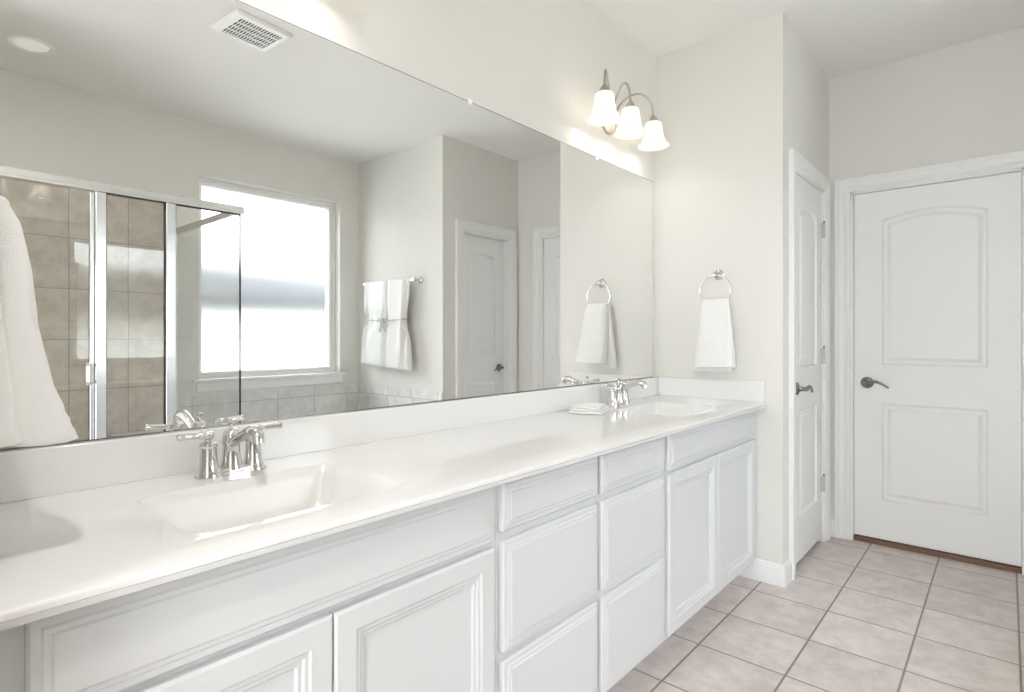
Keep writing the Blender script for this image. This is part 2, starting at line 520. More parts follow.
# far door
d1 = thing('door_1', (XF + 0.02, (FY0 + FY1) / 2, 0), 'wide white two-panel door with arched upper panel on the far wall', 'door', kind='structure')
fa, fb = FY0 + 0.014, FY1 - 0.014
door_leaf(far_fn, fa, fb, 0.033, DTOP - 0.014, -0.018, [(fa + 0.128, fb - 0.138, 1.035, 1.868, 0.04), (fa + 0.128, fb - 0.138, 0.258, 0.815, 0)], d1)
lever_handle(d1, far_fn, fb - 0.066, 0.93, -0.018, -1)
# closet door, hinged on its far side, flush with the wall
d2 = thing('door_2', ((CX0 + CX1) / 2, YC + 0.02, 0), 'narrow white two-panel closet door beside the vanity end wall', 'door', kind='structure')
ca, cb = CX0 + 0.014, CX1 - 0.014
door_leaf(clo_fn, ca, cb, 0.032, DTOP - 0.014, -0.004, [(ca + 0.115, cb - 0.115, 1.035, 1.868, 0.035), (ca + 0.115, cb - 0.115, 0.258, 0.815, 0)], d2)
lever_handle(d2, clo_fn, ca + 0.060, 0.93, -0.004, 1)
for hz in (1.815, 1.085, 0.34):
    hg = MB()
    for k in range(5):
        hg.lathe([(0.0001, 0), (0.0066, 0.0006), (0.0066, 0.0160), (0.0001, 0.0166)], (cb + 0.008, YC - 0.006, hz - 0.044 + k * 0.0176), 'z', 12)
    hg.box(cb - 0.028, cb + 0.006, YC - 0.0015, YC + 0.006, hz - 0.044, hz + 0.044)
    h = hg.build('hinge', M['hinge'], d2, weld=False)
    pin = MB()
    pin.lathe([(0.0001, 0), (0.0052, 0), (0.0056, 0.006), (0.0035, 0.012), (0.0001, 0.013)], (cb + 0.008, YC - 0.006, hz + 0.045), 'z', 12)
    pin.build('hinge_pin', M['nickel'], h)
# door seen in the mirror
d3 = thing('door_3', ((AX0 + AX1) / 2, YA - 0.05, 0), 'white arched panel door seen only as a reflection in the mirror', 'door', kind='structure')
aa, ab = AX0 + 0.014, AX1 - 0.014
door_leaf(alc_fn, aa, ab, 0.018, DTOP - 0.014, -0.055, [(aa + 0.105, ab - 0.105, 1.035, 1.868, 0.035), (aa + 0.105, ab - 0.105, 0.258, 0.815, 0)], d3)
lever_handle(d3, alc_fn, ab - 0.060, 0.93, -0.055, -1)
# strip of brown wood under the far door
structure(MB().box(XF + 0.004, XF + 0.098, FY0 + 0.012, FY1 - 0.012, 0.0, 0.027), 'trim_4', M['threshold'], 'dark reddish brown threshold strip under the far door', 'threshold', bevel=0.003)

# ------------------------------------------------------------------ window
w1 = thing('window_1', ((WX0 + WX1) / 2, YB - 0.11, WZ0), 'large frosted window over the tub, reflected in the mirror', 'window', kind='structure')
mb = MB()
def frame_rect(mb, x0, x1, z0, z1, prof):
    mb.loops([[(x0 + i, y, z0 + i), (x1 - i, y, z0 + i), (x1 - i, y, z1 - i), (x0 + i, y, z1 - i)] for i, y in prof])
frame_rect(mb, WX0 + 0.001, WX1 - 0.001, WZ0 + 0.001, WZ1 - 0.001, [(0, YB - 0.14), (0, YB - 0.08), (0.022, YB - 0.08), (0.022, YB - 0.10), (0.030, YB - 0.10), (0.030, YB - 0.092), (0.050, YB - 0.092), (0.054, YB - 0.110), (0.054, YB - 0.14)])
mb.build('window_frame', M['plastic'], w1, angle=25)
mb = MB()
ins = 0.05
mb.face([mb.v(p) for p in ((WX0 + ins, YB - 0.112, WZ0 + ins), (WX1 - ins, YB - 0.112, WZ0 + ins), (WX1 - ins, YB - 0.112, WZ1 - ins), (WX0 + ins, YB - 0.112, WZ1 - ins))])
mb.build('window_pane', M['frost'], w1, smooth=False)
mb = MB().box(WX0 - 0.045, WX1 + 0.045, YB - 0.002, YB + 0.03, WZ0 - 0.018, WZ0 + 0.004).box(WX0 + 0.001, WX1 - 0.001, YB - 0.08, YB + 0.0, WZ0 - 0.0, WZ0 + 0.004)
mb.build('window_sill', M['trim'], w1, bevel=0.004)
mb = MB().box(WX0 - 0.02, WX1 + 0.02, YB, YB + 0.016, WZ0 - 0.085, WZ0 - 0.018)
mb.build('window_apron', M['trim'], w1, bevel=0.004)

# the house next door, blurred by the frosted pane
nb = thing('house_next_door', (2.0, -7.0, -0.6), 'blurred pale house with grey eave beyond the frosted window', 'house')
MB().box(-12, 16, -11.0, -7.0, -0.6, 1.66).build('house_wall', M['stucco'], nb, smooth=False)
mb = MB()
mb.loops([[(x, -6.6, 1.66), (x, -6.6, 1.90), (x, -9.0, 2.92), (x, -11.4, 1.90), (x, -11.4, 1.66)] for x in (-12.4, 16.4)], True, True, True)
mb.build('house_roof', M['shingle'], nb, smooth=False)
structure(MB().box(-30, 30, -40, -1.75, -0.75, -0.6), 'ground_outside', M['grass'], 'pale paving outside the frosted window', 'ground', smooth=False)

# ------------------------------------------------------------------ tub surround and shower tiling
structure(MB().box(XG + 0.012, XT - 0.010, YB, YB + 0.010, 0.47, 0.773), 'trim_5', M['tub_y'], 'grey tile splash strip under the window above the tub', 'tile', smooth=False)
structure(MB().box(XT - 0.010, XT, YB + 0.0, YA, 0.47, 0.773), 'trim_6', M['tub_x'], 'grey tile splash strip below the hanging bath towel', 'tile', smooth=False)
structure(MB().box(XG + 0.012, XT - 0.010, YB + 0.010, YA - 0.02, 0.0, 0.47), 'trim_7', M['tub_y'], 'grey tiled tub deck below the window', 'tub deck', smooth=False)
structure(MB().box(XS, XG + 0.004, YB, YB + 0.010, 0.0, 2.17), 'trim_8', M['tile_y'], 'beige tiled back wall inside the glass shower', 'tile', smooth=False)
structure(MB().box(XS, XS + 0.010, YB + 0.010, YG, 0.0, 2.17), 'trim_9', M['tile_x'], 'beige tiled side wall inside the glass shower', 'tile', smooth=False)
structure(MB().box(XS + 0.01, XG + 0.011, YG - 0.07, YG + 0.05, 0.0, 0.10), 'trim_10', M['tile_y'], 'low tiled curb under the shower door', 'curb', smooth=False)
mb = MB()
mb.loops([[(XG, YB + 0.010, z), (XG, YG - 0.08, z), (1.22, YG - 0.08, z), (1.10, YG - 0.30, z), (1.06, YB + 0.20, z), (1.06, YB + 0.010, z)] for z in (0.0, 0.565)], True, True, True)
tag(mb.build('shower_bench', M['bench'], bevel=0.012), 'pale bench seat inside the shower, behind the glass panel', 'bench')

# shower enclosure
se = thing('shower_enclosure', (XG, YG, 0.10), 'framed clear glass shower enclosure with silver posts, reflected in the mirror', 'shower')
ZH0, ZH1 = 1.905, 1.950
mb = MB().box(XS + 0.01, XG + 0.018, YG - 0.024, YG + 0.022, ZH0 + 0.012, ZH1).box(XS + 0.01, XG + 0.014, YG - 0.018, YG + 0.026, ZH0, ZH0 + 0.014)
mb.build('header_rail', M['aluminium'], se, bevel=0.003)
MB().box(XG - 0.018, XG + 0.018, YB + 0.010, YG - 0.024, ZH0, ZH1 - 0.004).build('return_rail', M['aluminium'], se, bevel=0.003)
P1, P2 = (0.756, 0.801), (1.064, 1.112)
for a, b in (P1, P2):
    MB().box(a, b, YG - 0.022, YG + 0.022, 0.10, ZH0).build('post', M['aluminium'], se, bevel=0.004)
MB().box(XG - 0.012, XG + 0.012, YB + 0.010, YB + 0.034, 0.475, ZH0).build('wall_channel', M['aluminium'], se, bevel=0.003)
MB().box(P2[1], XG, YG - 0.012, YG + 0.012, 0.10, 0.125).build('sill_channel', M['aluminium'], se, bevel=0.003)
def gasket(x0, x1, z0, z1, w=0.004, t=0.008):
    mb = MB()
    mb.box(x0, x0 + w, YG - t, YG + t, z0, z1).box(x1 - w, x1, YG - t, YG + t, z0, z1).box(x0, x1, YG - t, YG + t, z1 - w, z1).box(x0, x1, YG - t, YG + t, z0, z0 + w)
    return mb
def pane(x0, x1, z0, z1):
    mb = MB()
    mb.face([mb.v(p) for p in ((x0, YG, z0), (x1, YG, z0), (x1, YG, z1), (x0, YG, z1))])
    return mb
def panel(name, x0, x1, z0, z1):
    g = pane(x0 + 0.003, x1 - 0.003, z0 + 0.003, z1 - 0.003).build(name, M['glass'], se, smooth=False)
    return g
g2 = panel('fixed_glass', P1[1], P2[0], 0.10, ZH0)
gasket(P1[1], P2[0], 0.10, ZH0).build('gasket', M['gasket'], g2, smooth=False)
g3 = panel('fixed_glass', P2[1], XG, 0.125, ZH0)
mb = MB().box(P2[1], P2[1] + 0.004, YG - 0.008, YG + 0.008, 0.125, ZH0).box(P2[1], XG, YG - 0.008, YG + 0.008, ZH0 - 0.004, ZH0).box(XG - 0.003, XG + 0.004, YG - 0.004, YG + 0.004, 0.125, ZH0)
mb.build('gasket', M['gasket'], g3, smooth=False)
mb = MB()
mb.face([mb.v(p) for p in ((XG, YG - 0.006, 0.475), (XG, YB + 0.03, 0.475), (XG, YB + 0.03, ZH0), (XG, YG - 0.006, ZH0))])
g4 = mb.build('return_glass', M['glass'], se, smooth=False)
gd = panel('shower_door', XS + 0.03, P1[0] - 0.018, 0.115, ZH0 - 0.006)
mb = MB()
frame = [(XS + 0.012, XS + 0.034), (P1[0] - 0.020, P1[0] - 0.004)]
for a, b in frame: mb.box(a, b, YG - 0.013, YG + 0.013, 0.11, ZH0 - 0.004)
mb.box(XS + 0.034, P1[0] - 0.020, YG - 0.013, YG + 0.013, 0.11, 0.135)
mb.build('door_frame', M['aluminium'], gd, bevel=0.003)
mb = MB()
hx = 0.733
mb.tube([(hx, YG + 0.013, 1.058), (hx, YG + 0.028, 1.060), (hx, YG + 0.036, 1.052), (hx, YG + 0.036, 0.982), (hx, YG + 0.028, 0.974), (hx, YG + 0.013, 0.976)], [0.008, 0.009, 0.011, 0.011, 0.009, 0.008], 12)
mb.box(hx - 0.014, hx + 0.014, YG + 0.011, YG + 0.017, 0.965, 1.070)
mb.build('door_handle', M['aluminium'], gd)

# ------------------------------------------------------------------ vanity cabinets
YF = 0.934          # face frame plane
DRAWER = [(0.0, 0.0), (0.0, 0.011), (0.004, 0.015), (0.014, 0.0155), (0.017, 0.0175), (0.024, 0.0175), (0.027, 0.020)]
DOORP = [(0.0, 0.0), (0.0, 0.013), (0.005, 0.018), (0.044, 0.0185), (0.048, 0.015), (0.055, 0.015), (0.059, 0.011), (0.066, 0.0105), (0.070, 0.006)]
def front(x0, x1, z0, z1, prof, name, parent):
    mb = MB()
    rings = [[(x0 + i, YF - t, z0 + i), (x1 - i, YF - t, z0 + i), (x1 - i, YF - t, z1 - i), (x0 + i, YF - t, z1 - i)] for i, t in prof]
    mb.loops(rings, True, True, True)
    return mb.build(name, M['cabinet'], parent, angle=20)
def body(x0, x1, parent):
    mb = MB()
    mb.box(x0, x1, YF, YF + 0.018, 0.098, 0.852)                       # face frame
    mb.box(x0, x0 + 0.016, YF + 0.018, YW - 0.004, 0.098, 0.72).box(x1 - 0.016, x1, YF + 0.018, YW - 0.004, 0.098, 0.72)
    mb.box(x0 + 0.016, x1 - 0.016, YF + 0.018, YW - 0.004, 0.098, 0.114)
    mb.box(x0, x1, YF + 0.085, YF + 0.100, 0.0, 0.098)                 # toe kick board
    return mb.build('cabinet_body', M['cabinet'], parent, weld=False, smooth=False)
cab = thing('sink_cabinet', (0.56, 1.2, 0), 'white sink cabinet under the near basin, with false front and two doors', 'cabinet', 'white vanity cabinets')
body(XL + 0.001, 1.0125, cab)
front(0.137, 0.993, 0.707, 0.843, DRAWER, 'false_front', cab)
front(0.137, 0.5635, 0.116, 0.694, DOORP, 'cabinet_door', cab)
front(0.5665, 0.993, 0.116, 0.694, DOORP, 'cabinet_door', cab)
for idx, (x0, x1, lab) in enumerate(((1.0135, 1.4575, 'white three-drawer cabinet next to the near sink cabinet'), (1.4585, 1.8975, 'white three-drawer cabinet next to the far sink cabinet'))):
    dc = thing('drawer_cabinet', ((x0 + x1) / 2, 1.2, 0), lab, 'cabinet', 'white vanity cabinets')
    body(x0, x1, dc)
    a, b = x0 + 0.011, x1 - 0.010
    for z0, z1 in ((0.722, 0.841), (0.431, 0.699), (0.116, 0.408)):
        front(a, b, z0, z1, DRAWER, 'drawer', dc)
cab2 = thing('sink_cabinet', (2.38, 1.2, 0), 'white sink cabinet under the far basin beside the end wall', 'cabinet', 'white vanity cabinets')
body(1.8985, XR - 0.004, cab2)
front(1.918, 2.842, 0.713, 0.842, DRAWER, 'false_front', cab2)
front(1.918, 2.376, 0.116, 0.700, DOORP, 'cabinet_door', cab2)
front(2.380, 2.842, 0.116, 0.700, DOORP, 'cabinet_door', cab2)

# ------------------------------------------------------------------ countertop with two basins
YE = 0.878          # front edge
ct = thing('vanity_countertop', (1.5, 1.2, 0.853), 'long glossy white marble countertop with two rectangular basins', 'countertop')
def rrect(x0, x1, y0, y1, r, z, n=7):
    pts = []
    for cx, cy, a0 in ((x1 - r, y1 - r, 0), (x0 + r, y1 - r, 90), (x0 + r, y0 + r, 180), (x1 - r, y0 + r, 270)):
        for i in range(n + 1):
            a = math.radians(a0 + 90 * i / n)
            pts.append((cx + r * math.cos(a), cy + r * math.sin(a), z))
    return pts
BAS = [(0.352, 0.788, 0.975, 1.300), (2.152, 2.588, 0.975, 1.300)]
mb = MB()
x0c, x1c, y1c = XL + 0.001, XR - 0.001, YW - 0.001
holes = [rrect(*b, 0.045, ZC) for b in BAS]
rings = mb.plate_with_holes([(x0c, YE + 0.005, ZC), (x1c, YE + 0.005, ZC), (x1c, y1c, ZC), (x0c, y1c, ZC)], holes)
prev = rings[0]
for dy, z in ((0.0015, ZC - 0.0015), (0.0, ZC - 0.005), (0.0, ZC - 0.011), (0.003, ZC - 0.0135), (0.007, ZC - 0.014), (0.007, ZC - 0.024)):
    cur = [mb.v((x0c, YE + dy, z)), mb.v((x1c, YE + dy, z)), mb.v((x1c, y1c, z)), mb.v((x0c, y1c, z))]
    mb.bridge(prev, cur); prev = cur
for b in BAS:
    ring_top = rings[1 + BAS.index(b)]
    ring_bot = [mb.v(p) for p in rrect(*b, 0.045, ZC - 0.024)]
    mb.bridge(ring_top, ring_bot)
mb.build('counter_slab', M['counter'], ct, angle=50)
for b in BAS:
    mb = MB()
    prof = [(0.0, 0.0), (0.0015, -0.004), (0.006, -0.012), (0.012, -0.030), (0.022, -0.070), (0.034, -0.100), (0.050, -0.116), (0.075, -0.124), (0.110, -0.128)]
    loops = []
    for i, dz in prof:
        sx = i * 1.25
        loops.append(rrect(b[0] + sx, b[1] - sx, b[2] + i, b[3] - i, max(0.045 - i * 0.15, 0.02), ZC - 0.0008 + dz))
    mb.loops(loops, True, False, True)
    bs = mb.build('sink_basin', M['basin'], ct, angle=60)
    mb = MB()
    cx, cy = (b[0] + b[1]) / 2, (b[2] + b[3]) / 2 + 0.02
    mb.lathe([(0.0001, 0.003), (0.012, 0.0035), (0.018, 0.002), (0.021, 0.004), (0.024, 0.003), (0.025, 0.0)], (cx, cy, ZC - 0.129), 'z', 28, False, False)
    mb.build('drain', M['chrome'], bs)
mb = MB().box(x0c, x1c, 1.449, YW - 0.001, ZC - 0.001, 0.9745)
mb.build('backsplash', M['counter'], ct, bevel=0.003)
mb = MB().box(XR - 0.021, XR - 0.0005, 0.892, 1.4485, ZC - 0.001, 0.9765)
mb.build('side_splash', M['counter'], ct, bevel=0.003)

# ------------------------------------------------------------------ mirror
MX0, MX1, MZ0, MZ1 = XL + 0.015, 2.866, 0.9765, 2.047
mr = thing('wall_mirror', (1.48, YM, MZ0), 'long frameless mirror above the vanity backsplash', 'mirror')
MB().box(MX0, MX1, YM, YW - 0.0005, MZ0, MZ1).build('mirror_glass', M['mirror'], mr, smooth=False)
rim = 0.0022
MB().box(MX0 - rim, MX1 + rim, YM + 0.0005, YW - 0.0003, MZ1, MZ1 + rim).box(MX1, MX1 + rim, YM + 0.0005, YW - 0.0003, MZ0, MZ1).box(MX0 - rim, MX1, YM - 0.0006, YW - 0.0003, MZ0 - rim * 0.5, MZ0 + rim * 0.6).build('mirror_edge', M['nickel'], mr, smooth=False)
for x in (0.61, 1.456, 2.304):
    MB().box(x - 0.010, x + 0.010, YM - 0.004, YW - 0.0005, MZ1 - 0.008, MZ1 + 0.012).build('mirror_clip', M['plastic'], mr, bevel=0.002)

# ------------------------------------------------------------------ faucets
def build_faucet(loc, label):
    """local frame: front of the faucet is -Y"""
    X0, Y0, Z0 = loc
    f = thing('faucet', loc, label, 'faucet', 'chrome centerset faucets')
    P = lambda a, b, c: (X0 + a * 0.95, Y0 + b * 0.93, Z0 + c * 0.93)
    mb = MB(P)
    ring = lambda s, z: [(p[0], p[1], z) for p in rrect(-0.056 - s, 0.056 + s, -0.019 - s, 0.019 + s, 0.016 + s * 0.9, 0, 8)]
    mb.loops([ring(0.004, 0.0), ring(0.004, 0.005), ring(0.0025, 0.007), ring(0.0025, 0.015), ring(0.0, 0.0185), ring(-0.004, 0.0195)], True, True, True)
    mb.build('base_plate', M['chrome'], f)
    col = [(0.0295, 0.0), (0.0300, 0.004), (0.0275, 0.010), (0.0235, 0.020), (0.0205, 0.034), (0.0190, 0.052), (0.0186, 0.072), (0.0205, 0.0745), (0.0212, 0.0775), (0.0200, 0.081), (0.0140, 0.084), (0.0090, 0.087), (0.0080, 0.092)]
    for s in (-1, 1):
        mb = MB(P)
        mb.lathe([(0.0001, 0)] + col + [(0.0115, 0.095), (0.0130, 0.100), (0.0125, 0.106), (0.0095, 0.110), (0.0001, 0.1115)], (s * 0.054, 0, 0), 'z', 32, False, False)
        hd = mb.build('handle', M['chrome'], f)
        mb = MB(P)
        sh = [(0.000, 0.0080), (0.012, 0.0075), (0.016, 0.0105), (0.020, 0.0078), (0.025, 0.0068), (0.036, 0.0080), (0.050, 0.0086), (0.059, 0.0076), (0.063, 0.0090), (0.067, 0.0096), (0.070, 0.0080), (0.0715, 0.0010)]
        mb.tube([(s * (0.054 + d), -0.10 * d, 0.1025 + 0.05 * d) for d, r in sh], [r for d, r in sh], 16)
        mb.build('lever', M['chrome'], hd)
    mb = MB(P)
    mb.lathe([(0.0001, 0.012), (0.0270, 0.012), (0.0245, 0.022), (0.0215, 0.036), (0.0200, 0.056), (0.0200, 0.074), (0.0218, 0.077), (0.0222, 0.081), (0.0205, 0.085), (0.0195, 0.098), (0.0150, 0.107), (0.0085, 0.111), (0.0001, 0.112)], (0, 0, 0), 'z', 32, False, False)
    body_ = mb.build('body', M['chrome'], f)
    mb = MB(P)
    path = [(0, 0.0, 0.074), (0, -0.015, 0.080), (0, -0.040, 0.0905), (0, -0.065, 0.1010), (0, -0.090, 0.1110), (0, -0.110, 0.1165), (0, -0.126, 0.1165), (0, -0.138, 0.111), (0, -0.145, 0.101), (0, -0.147, 0.091)]
    mb.tube(path, [0.0150, 0.0135, 0.0122, 0.0120, 0.0128, 0.0145, 0.0155, 0.0155, 0.0145, 0.0135], 20)
    mb.build('spout', M['chrome'], f)
    mb = MB(P)
    mb.lathe([(0.0001, 0.110), (0.0050, 0.110), (0.0038, 0.117), (0.0038, 0.122), (0.0085, 0.126), (0.0100, 0.130), (0.0085, 0.134), (0.0001, 0.136)], (0, 0.003, 0), 'z', 20, False, False)
    mb.build('lift_knob', M['chrome'], body_)
    return f
fz = ZC + 0.0004
fc1 = build_faucet((0.574, 1.371, fz), 'chrome two-handle faucet at the near basin')
fc2 = copy_tree(fc1); fc2.location = (2.352, 1.378, fz); fc2['label'] = 'chrome two-handle faucet at the far basin beside the folded cloth'

# ------------------------------------------------------------------ vanity lights
def build_light(xc, label):
    zc = 2.250
    lt = thing('vanity_light', (xc, YW, zc), label, 'light', 'three-arm vanity lights')
    mb = MB()
    mb.lathe([(0.0001, -0.030), (0.018, -0.030), (0.030, -0.024), (0.050, -0.016), (0.062, -0.010), (0.064, -0.003), (0.064, -0.0005), (0.0001, -0.0005)], (xc, YW, zc), 'y', 36, False, False)
    mb.build('back_plate', M['bronze'], lt)
    squash = lambda z: 2.163 + (z - 2.129) * 0.845
    for dx in (-0.230, 0.0, 0.235):
        B = Vector((xc + dx, 1.352, 2.312)); P = Vector((xc + dx * 0.08, YW - 0.026, zc + 0.01))
        path = []
        for i in range(25):
            t = PI * i / 24
            s = (1 - math.cos(t)) / 2
            q = P.lerp(B, s)
            q.z = P.z + (B.z - P.z) * s + 0.118 * math.sin(t) * (1 - 0.18 * math.cos(t))
            path.append(tuple(q))
        MB().tube(path, 0.0050, 12).build('arm', M['bronze'], lt)
        mb = MB()
        mb.lathe([(0.0001, 0.040), (0.008, 0.040), (0.011, 0.034), (0.019, 0.024), (0.025, 0.010), (0.0265, 0.0), (0.024, -0.002), (0.0001, -0.002)], (B.x, B.y, 2.280), 'z', 24, False, False)
        mb.build('socket_cup', M['bronze'], lt)
        mb = MB()
        prof = [(r, squash(z)) for r, z in ((0.022, 2.270), (0.034, 2.268), (0.0395, 2.262), (0.0415, 2.250), (0.0430, 2.232), (0.0455, 2.208), (0.0490, 2.186), (0.0545, 2.167), (0.0625, 2.151), (0.0715, 2.140), (0.0770, 2.133), (0.0775, 2.129))]
        inner = [(r - 0.003, z + (0.001 if i > 8 else -0.002)) for i, (r, z) in enumerate(prof)]
        mb.lathe(prof + [(0.076, 2.162)] + inner[::-1], (B.x, B.y, 0), 'z', 40, False, False)
        sh = mb.build('shade', M['shade'], lt)
        mb = MB()
        mb.lathe([(0.0001, 2.262), (0.012, 2.262), (0.013, 2.235), (0.018, 2.215), (0.0255, 2.195), (0.028, 2.178), (0.0255, 2.162), (0.018, 2.153), (0.008, 2.149), (0.0001, 2.1485)], (B.x, B.y, 0.024), 'z', 20, False, False)
        mb.build('bulb', M['bulb'], sh)
    return lt
vl1 = build_light(2.412, 'three-shade vanity light over the far basin, glass bells lit')
vl2 = copy_tree(vl1); vl2.location.x = 0.612; vl2['label'] = 'three-shade vanity light over the near basin, seen only as reflected shades in the shower glass'

# ------------------------------------------------------------------ ceiling fittings
def ceiling_light(x, y, label, lens):
    rl = thing('recessed_ceiling_light', (x, y, H), label, 'ceiling light', 'round recessed ceiling lights')
    mb = MB()
    mb.lathe([(0.104, -0.0005), (0.105, -0.004), (0.100, -0.007), (0.088, -0.008), (0.079, -0.006), (0.076, -0.002)], (x, y, H), 'z', 48, False, False)
    mb.build('trim_ring', M['plastic'], rl)
    mb = MB()
    mb.lathe([(0.076, -0.002), (0.070, -0.006), (0.050, -0.010), (0.020, -0.012), (0.0001, -0.0125)], (x, y, H), 'z', 48, False, False)
    mb.build('lens', lens, rl)
ceiling_light(0.605, -0.985, 'round white recessed ceiling light reflected at the upper left of the mirror', M['lens'])
ceiling_light(-0.05, 0.14, 'unseen fill lamp added above the camera, shaped as a recessed ceiling light', M['fill_lens'])  # extra lamp added to brighten the near end of the room

VX, VY = 1.315, 0.045
ev = thing('exhaust_vent', (VX, VY, H), 'square white exhaust fan grille on the ceiling, reflected along the mirror top', 'vent')
va = math.radians(-5)
vfn = lambda a, b, c: (VX + a * math.cos(va) - b * math.sin(va), VY + a * math.sin(va) + b * math.cos(va), H + c)
mb = MB(vfn)
def sq(i, z, hx=0.148, hy=0.133): return [(-hx + i, -hy + i, z), (hx - i, -hy + i, z), (hx - i, hy - i, z), (-hx + i, hy - i, z)]
mb.loops([sq(0, -0.0005), sq(0, -0.004), sq(0.012, -0.018), sq(0.036, -0.022), sq(0.038, -0.021), sq(0.038, -0.012)])
mb.build('vent_frame', M['plastic'], ev, angle=25)
mb = MB(vfn)
mb.face([mb.v(p) for p in sq(0.036, -0.010)])  # near-black sheet painted as the shade behind the grille
mb.build('vent_shade_sheet', M['slot_shade'], ev, smooth=False)
mb = MB(vfn)
ix, iy = 0.148 - 0.038, 0.133 - 0.038
ns = 15
for i in range(ns + 1):
    x = -ix + 2 * ix * i / ns
    mb.box(x - 0.0020, x + 0.0020, -iy, iy, -0.020, -0.016)
for j in (1, 2, 3):
    y = -iy + 2 * iy * j / 4
    mb.box(-ix, ix, y - 0.003, y + 0.003, -0.0205, -0.015)
mb.build('vent_grille', M['plastic'], ev, smooth=False, weld=False)

# ------------------------------------------------------------------ towel rings and hand towels
def ring_and_towel(xw, sgn, yc, ring_label, towel_label, seed, lean=0.0):
    """xw = wall plane, sgn = +1 if the wall faces +X"""
    fn = lambda n, t, z: (xw + sgn * n, yc + t, z)
    zr = 1.432
    tr = thing('towel_ring', (xw, yc, zr + 0.08), ring_label, 'towel ring', 'chrome towel rings')
    mb = MB(fn)
    mb.lathe([(0.0001, 0.0005), (0.026, 0.0005), (0.027, 0.004), (0.023, 0.009), (0.014, 0.013), (0.010, 0.022), (0.0095, 0.036), (0.013, 0.042), (0.014, 0.048), (0.010, 0.054), (0.0001, 0.055)], (0, -0.004, zr + 0.083), 'x', 26, False, False)
    mb.build('ring_mount', M['chrome'], tr)
    mb = MB(fn)
    mb.torus((0.046, 0.0, zr), 0.079, 0.0048, (0, 1, 0), (0, 0, 1), 56, 12)
    mb.build('ring', M['chrome'], tr)
    # towel: a front fall and a back fall folded over the ring's lower arc
    rnd = random.Random(seed)
    mb = MB(fn)
    ztop, zbf, zbb = 1.372, 1.046, 1.020 + lean * 1.1
    def section(z, n0, n1, w, c, ph, m=40, pw=5.0, edge=0.0):
        pts = []
        for i in range(m):
            a = 2 * PI * i / m
            ca, sa = math.cos(a), math.sin(a)
            sx = math.copysign(abs(ca) ** (2 / pw), ca); sy = math.copysign(abs(sa) ** (2 / pw), sa)
            t = c + sy * w / 2
            fold = 0.0045 * math.sin(t * 95 + ph) + 0.0025 * math.sin(t * 210 + 2 * ph)
            fade = max(0.15, (z - 1.10) / 0.30)
            n = (n0 + n1) / 2 + sx * (n1 - n0) / 2 + (fold * fade if sx > 0 else -0.4 * fold * fade)
            n += 0.0015 * noise.noise(Vector((t * 30, z * 22, seed)))
            pts.append((n, t, z + edge * sy))
        return pts
    def fall(zt, zb, n0f, n1f, wf, cf, ph, hem):
        rings = []
        zs = [zt - (zt - zb) * i / 34 for i in range(35)]
        for i, z in enumerate(zs):
            s = i / 34
            n0, n1, w = n0f(s), n1f(s), wf(s)
            if hem and (0.88 < s < 0.90 or 0.935 < s < 0.955): n1 -= 0.0016; n0 += 0.001
            rings.append(section(z, n0, n1, w, cf(s), ph, edge=-0.003 * s))
        # rounded bottom lip and top
        last = rings[-1]; cxn = sum(p[0] for p in last) / len(last)
        rings.append([(cxn + (p[0] - cxn) * 0.75, p[1] * 1.0, p[2] - 0.003) for p in last])
        rings.append([(cxn + (p[0] - cxn) * 0.25, p[1] * 0.995, p[2] - 0.0038) for p in last])
        first = rings[0]; cn = sum(p[0] for p in first) / len(first)
        top = []
        for q, dz in ((0.88, 0.007), (0.6, 0.012), (0.15, 0.014)):
            top.append([(cn + (p[0] - cn) * q, p[1] * (0.97 + 0.03 * q), p[2] + dz) for p in first])
        mb.loops(top[::-1] + rings, True, True, True)
    ease = lambda s: s ** 0.8
    TOWEL_N = [(0, 0.062), (0.07, 0.074), (0.26, 0.085), (0.5, 0.093), (0.76, 0.112), (1.0, 0.140)]
    def interp(s, tab):
        for (a, u), (b, w) in zip(tab, tab[1:]):
            if s <= b: return u + (w - u) * (s - a) / (b - a)
        return tab[-1][1]
    fall(ztop + 0.006, zbf, lambda s: 0.040 + 0.014 * ease(s), lambda s: interp(s, TOWEL_N), lambda s: 0.132 + 0.058 * ease(s), lambda s: -0.006 - 0.016 * s, 0.4 + seed, True)
    fall(ztop, zbb, lambda s: 0.026 - 0.012 * s, lambda s: 0.050 + (0.008 + 0.6 * lean) * s, lambda s: 0.126 + 0.070 * ease(s), lambda s: 0.004 + (0.012 - 1.5 * lean) * s, 2.1 + seed, True)
    o = mb.build('hand_towel', M['terry'], angle=60, weld=False)
    tag(o, towel_label, 'towel', 'white hand towels on rings')
    return tr
ring_and_towel(XR, -1, 1.122, 'chrome towel ring on the end wall beside the far basin', 'white hand towel on the end wall ring above the far counter corner', 3)
ring_and_towel(XL, 1, 1.122, 'chrome towel ring at the left end of the vanity, hidden behind its towel', 'large near white towel cut by the left edge of the photo', 8, 0.028)

